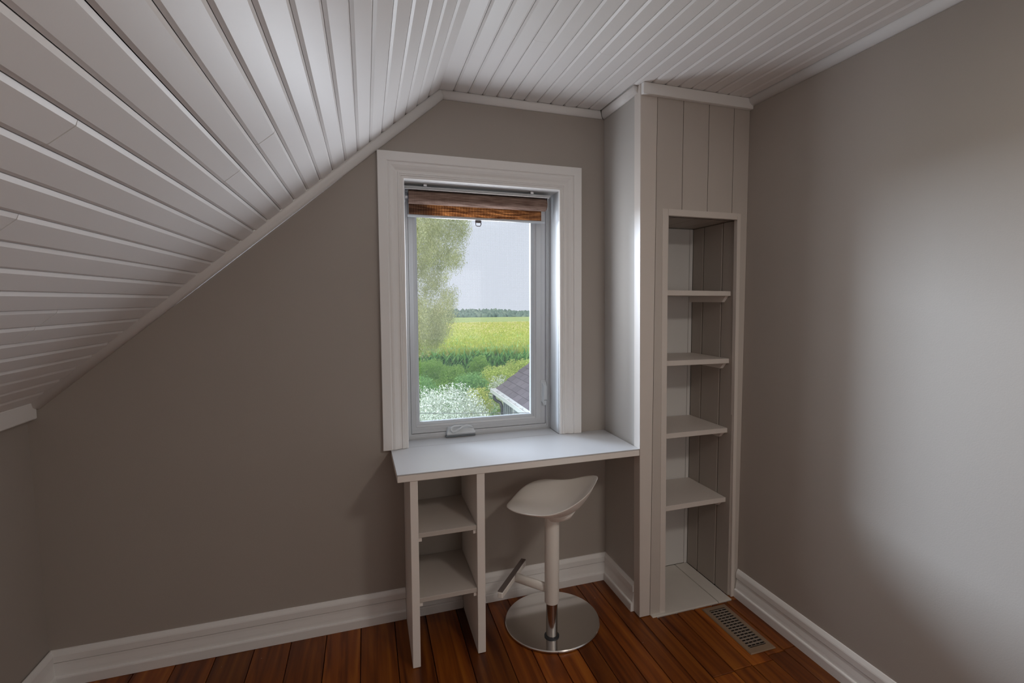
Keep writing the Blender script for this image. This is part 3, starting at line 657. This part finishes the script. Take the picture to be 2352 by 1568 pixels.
# ground
gv, gf = [], []
ys = [0.3, 4, 8, 12, 16, 20, 30, 45, 62, 100, 160, 260, 420, 700]
def gz(y): return GZ if y <= 20 else GZ-(y-20)*.014 if y <= 62 else GZ-.59-(y-62)*.0285
for y in ys:
    for x in (-60-y*.6, 80+y*1.2): gv.append((x, y, gz(y)))
for i in range(len(ys)-1): gf.append((2*i, 2*i+1, 2*i+3, 2*i+2))
tag(mk('ground', gv, gf, GRASS), 'green garden ground below the window', 'ground', kind='structure')
def patch(name, y0, y1, ny, nx, sl0, sl1, top, m, jit, label, cat, kind):
    V, F = [], []
    for j in range(ny+1):
        y = y0+(y1-y0)*(j/ny)**1.5
        for i in range(nx+1):
            x = 1.1+(y+2.2)*(sl0+(sl1-sl0)*i/nx)
            V.append((x, y+(rng.random()-.5)*jit*.6, gz(y)+top+(rng.random()-.5)*jit))
    for j in range(ny):
        for i in range(nx): a_ = j*(nx+1)+i; F.append((a_, a_+1, a_+nx+2, a_+nx+1))
    return tag(mk(name, V, F, m), label, cat, kind=kind)
patch('corn_field', 21, 61, 110, 150, -.35, .85, 2.05, CANOPY, .16, 'yellow-green corn field stretching away behind the shrubs', 'field', 'stuff')
patch('far_field', 64, 330, 40, 60, -.5, 1.0, 1.1, FARF, .10, 'pale green far field below the wooded ridge', 'field', 'stuff')
# corn plants along the near edge
n = 6400
yy = 19.6+rng.random(n)**2.0*12; xx = 1.1+(yy+2.2)*(-.12+.72*rng.random(n))
P = np.stack([xx, yy, np.array([gz(v) for v in yy])], 1)
Cs, As, Bs = [], [], []
for k in range(6):
    hgt = rng.uniform(.5, 1.98, n); th = rng.random(n)*6.283
    dv = np.stack([np.cos(th)*.8, np.sin(th)*.8, rng.uniform(.35, 1.3, n)], 1); dv /= np.linalg.norm(dv, axis=1)[:, None]
    Cs.append(P+np.stack([dv[:,0]*.2, dv[:,1]*.2, hgt], 1)); As.append(dv*.36); side = np.stack([-np.sin(th), np.cos(th), 0*th], 1); Bs.append(side*.045)
corn = quads_mesh('corn_plants', np.concatenate(Cs), np.concatenate(As), np.concatenate(Bs), CORN, bpy.data.objects['corn_field']); corn['kind'] = 'stuff'
dv = np.stack([rng.normal(size=n)*.2, rng.normal(size=n)*.2, np.ones(n)], 1)
quads_mesh('corn_tassels', P+np.array([0, 0, 2.0]), dv*.16, np.stack([np.full(n, .05), np.zeros(n), np.zeros(n)], 1), TASSEL, corn)['kind'] = 'stuff'
n = 16000
yy = 21+rng.random(n)**1.3*38; xx = 1.1+(yy+2.2)*(-.12+.72*rng.random(n))
P = np.stack([xx, yy, np.array([gz(v) for v in yy])+2.08], 1)
dv = np.stack([rng.normal(size=n)*.5, rng.normal(size=n)*.3, np.ones(n)], 1)*rng.uniform(.06, .16, n)[:, None]
quads_mesh('corn_tops', P, dv, np.stack([np.full(n, .03)+yy*.0006, np.zeros(n), np.zeros(n)], 1), TASSEL, bpy.data.objects['corn_field'])['kind'] = 'stuff'
# wooded ridge
V, F = [], []
def blob(c, rx, rz, seg=8, rings=5):
    b0 = len(V)
    for j in range(rings+1):
        t = math.pi*.5*j/rings
        for i in range(seg):
            a_ = 2*math.pi*i/seg; k = 1+rng.uniform(-.16, .16)
            V.append((c[0]+rx*k*math.cos(t)*math.cos(a_), c[1]+rx*k*math.cos(t)*math.sin(a_), c[2]+rz*k*math.sin(t)))
    for j in range(rings):
        for i in range(seg): F.append((b0+j*seg+i, b0+j*seg+(i+1) % seg, b0+(j+1)*seg+(i+1) % seg, b0+(j+1)*seg+i))
for k in range(3200):
    y = rng.uniform(338, 430); x = 1.1+(y+2)*rng.uniform(-.5, 1.0); r_ = rng.uniform(1.3, 2.8)
    hill = 2.5*math.sin((x/(y))*14+.6)+1.2*math.sin((x/y)*31)
    blob((x, y, gz(y)+(y-338)*.045+hill*.3), r_, rng.uniform(3.2, 4.6)+hill*.35)
tag(mk('wooded_ridge', V, F, WOODS_HAZE, None, True), 'hazy green wooded ridge along the horizon', 'woods', kind='stuff')

# big willow-like tree on the left
def tree(name, label, c, rad, ncl, n, ln, wd, m, trunk_r):
    root = empty(name, (c[0], c[1], GZ), label, 'tree')
    global rng
    rng = np.random.default_rng(21)
    cl = []
    zs_ = [-.3, .1, .5, 1.0, 1.6, 2.1, 2.6, 3.3, 4.0, 5.0, 6.0, 6.9]; xe = [2.9, 3.55, 3.85, 3.95, 4.05, 3.95, 4.25, 4.5, 4.5, 4.2, 3.6, 2.6]   # right-hand outline of the crown
    while len(cl) < ncl:
        z = rng.uniform(-.1, 6.8); w_ = float(np.interp(z, zs_, xe))-c[0]; u = rng.uniform(-1, 1)
        rr = rng.uniform(.17, .42)
        cl.append((c[0]+(w_-rr*.8)*u, c[1]+(w_-rr)*.8*math.sqrt(max(.05, 1-u*u))*rng.uniform(-1, 1), z, rr, rr, rr*rng.uniform(1.1, 1.7)))
    foliage('foliage', cl, n, ln, wd, m, root, 1.1, .0)
    top = Vector((c[0]+.1, c[1], c[2]+rad[2]*.7))
    tube('trunk', [(c[0],c[1],GZ),(c[0]+.05,c[1],GZ+1.5),(c[0]-.05,c[1]+.1,c[2]),top], trunk_r, trunk_r, BARK, root, 10, (1,0,0), [1.2,1,.75,.25])
    for k in range(0, ncl, 20):
        q = cl[k]
        if abs(q[0]-c[0]) > 1.0: continue
        s0 = Vector((c[0], c[1], max(GZ+1.4, min(q[2]-.5, c[2]+rad[2]*.4)))); e_ = Vector(q[:3])
        md = (s0+e_)/2+Vector((0, 0, .25))
        tube('branch', [s0, md, e_], .018, .018, BARK, root, 6, (0,1,0), [1.2,.8,.3])
    return root
tree('willow_tree', 'large grey-green feathery tree at the left of the window view', (1.55, 14.0, 3.3), (2.45, 2.1, 3.6), 680, 330000, .031, .0088, WILLOW, .22)

# shrubs: silver shrub nearest, yellow one behind it, green thicket before the corn
shrub('silver_shrub', 'large silvery grey-leaved shrub just below the window', 'shrub', 2.2, 5.95, .02, 1.14, 66000, .0185, .0085, SILVER, 'garden shrubs')
shrub('silver_shrub', 'small silvery shrub poking up behind the shingled roof corner', 'shrub', 4.15, 9.6, -.40, .36, 3200, .022, .0095, SILVER, 'garden shrubs')
shrub('goldenrod_clump', 'yellow flowering clump behind the silvery shrub', 'shrub', 3.42, 8.6, -.50, .44, 7000, .022, .012, GOLD, 'garden shrubs')
BU = [('dark green bush below the left tree, nearest the silvery shrub', 2.20, 10.6, -.50, .95, 0), ('dark green bush left of the pale sumac in the thicket', 3.85, 11.6, -.62, .72, 0), ('mid green bush at the left end of the thicket', 3.35, 16.9, -.80, .95, 1),
      ('pale green sumac bush in the middle of the thicket', 4.95, 12.9, -.62, .72, 2), ('narrow tall green bush rising above the thicket', 4.95, 15.3, -.55, .46, 1), ('mid green bush behind the dark bush in the thicket', 3.80, 14.2, -.72, .66, 1),
      ('yellowish green sumac bush beside the roof edge', 6.15, 14.3, -.62, .80, 2), ('green bush at the right end of the thicket above the roof', 7.60, 15.6, -.50, .95, 1), ('low mid green bush in front of the yellowish sumac', 5.75, 11.2, -.62, .66, 1)]
for lab, x, y, top, r_, gi in BU:
    shrub('green_bush', lab, 'bush', x, y, top, r_, int(24000*r_), .028, .0135, GREENS[gi], 'thicket before the corn field')

# outbuilding with shingled roof
ob = empty('outbuilding', (4.6, 5.0, GZ), 'dark outbuilding with grey shingled roof seen at lower right', 'building')
EX, EZ, Y1, Y0 = 3.60, -.40, 7.62, 1.2; pit_ = math.radians(35); ux, uz = math.cos(pit_), math.sin(pit_)
def rp(y, s, h): return (EX+ux*s-uz*h, y, EZ+uz*s+ux*h)
SL = 2.3
rf = mk('roof', [rp(Y0,0,0),rp(Y1,0,0),rp(Y1,SL,0),rp(Y0,SL,0),rp(Y0,0,-.05),rp(Y1,0,-.05),rp(Y1,SL,-.05),rp(Y0,SL,-.05)], HEX, SHING, ob)
rf2 = mk('roof', [(2*(EX+ux*SL)-p[0], p[1], p[2]) for p in [rp(Y0,0,0),rp(Y1,0,0),rp(Y1,SL,0),rp(Y0,SL,0),rp(Y0,0,-.05),rp(Y1,0,-.05),rp(Y1,SL,-.05),rp(Y0,SL,-.05)]], HEX, SHING, ob)
exposure, tw = .145, .30
def shingle_mesh(w):
    me = bpy.data.meshes.new('shingle'); L_ = exposure*1.25; g = .004
    pts = [(0,g,.016),(0,w-g,.016),(L_,w-g,.004),(L_,g,.004)]
    V = [(ux*s-uz*h, y, uz*s+ux*h) for s, y, h in pts]+[(ux*s-uz*(h-.010), y, uz*s+ux*(h-.010)) for s, y, h in pts]
    me.from_pydata(V, [], [(4,5,6,7)[::-1],(0,1,2,3),(0,4,5,1),(1,5,6,2),(2,6,7,3),(3,7,4,0)]); me.materials.append(SHING); return me
sm = shingle_mesh(tw); off = wloc(rf); rows = int(SL/exposure)
for r_ in range(rows):
    y = Y1-tw-(tw*.5 if r_ % 2 else 0)
    while y > Y0:
        if y > 3.2:
            o = bpy.data.objects.new('shingle', sm); COL.objects.link(o); o.parent = rf
            p = rp(y, r_*exposure, 0); o.location = Vector(p)-off
        y -= tw
# gutter
GP = [(0,0),(0,-.08),(.10,-.08),(.105,-.002),(.114,-.002),(.114,.005),(.098,.005),(.092,-.072),(.008,-.072),(.008,0)]
sweep('gutter', GP, (EX,Y0,EZ), (EX,Y1+.03,EZ), (-1,0,0), (0,0,1), WHITEP, ob)
sweep('drip_edge', [(-.03,.028),(.010,.004),(.010,-.002),(-.03,.020)], (EX,Y0,EZ), (EX,Y1+.02,EZ), (-1,0,0), (0,0,1), WHITEP, ob)
box('gutter_end_cap', EX-.112, EX, Y1+.030, Y1+.034, EZ-.08, EZ+.004, WHITEP, ob, 0)
k = 0
while Y1-.2-.42*k > Y0:
    y = Y1-.2-.42*k; k += 1
    box('gutter_hanger', EX-.102, EX-.002, y-.010, y+.010, EZ-.010, EZ+.001, WHITEP, ob, .002)
WX, WY = EX+.12, Y1-.17
FX = 2*(EX+ux*SL)
box('soffit', EX+.001, WX+.02, Y0, Y1-.01, EZ-.075, EZ-.066, SIDING, ob, 0)
box('wall', WX, FX-WX, Y0, WY, GZ, EZ-.076, SIDING, ob, 0)
mk('gable_wall', [(WX,WY,EZ-.08),(FX-WX,WY,EZ-.08),(EX+ux*SL,WY,EZ+uz*SL-.07),(WX,WY-.04,EZ-.08),(FX-WX,WY-.04,EZ-.08),(EX+ux*SL,WY-.04,EZ+uz*SL-.07)], [(0,1,2),(5,4,3),(0,3,4,1),(1,4,5,2),(2,5,3,0)], SIDING, ob)
y = WY-.06
while y > 3.0:
    if not (5.4 < y < 6.72): box('siding_rib', WX-.022, WX+.001, y-.032, y+.032, GZ, EZ-.09, SIDRIB, ob, .006)
    y -= .14
wf = empty('window', (WX, 6.1, -1.6), parent=ob)
box('window_trim', WX-.045, WX-.001, 6.60, 6.67, -1.6, -.545, WHITEP, wf, .003)
box('window_trim', WX-.045, WX-.001, 5.45, 5.52, -1.6, -.545, WHITEP, wf, .003)
box('window_trim', WX-.048, WX-.001, 5.52, 6.60, -.61, -.545, WHITEP, wf, .003)
box('window_trim', WX-.048, WX-.001, 5.52, 6.60, -1.6, -1.54, WHITEP, wf, .003)
box('window_pane', WX-.02, WX-.012, 5.52, 6.60, -1.54, -.61, GLASSD, wf, 0)
tube('downspout', [(EX-.055,Y1-.06,EZ-.078),(EX-.055,Y1-.06,EZ-.15),(EX-.045,Y1-.065,EZ-.20),(EX-.01,Y1-.085,EZ-.235),(EX+.06,Y1-.125,EZ-.27),(WX-.055,Y1-.165,EZ-.31),(WX-.04,Y1-.18,EZ-.36),(WX-.04,Y1-.18,GZ+.05)], .032, .032, BLACKP, ob, 10, (0,1,0))
# overhead wire
wv = []
for k in range(21):
    t = k/20; wv.append((-5.5+9.2*t, 4.05+.62*t, .76-1.025*t-.0-.35*t*(1-t)))
tag(tube('overhead_wire', wv, .0035, .0035, WIREM, None, 6), 'thin dark wire crossing in front of the silvery shrub', 'wire')
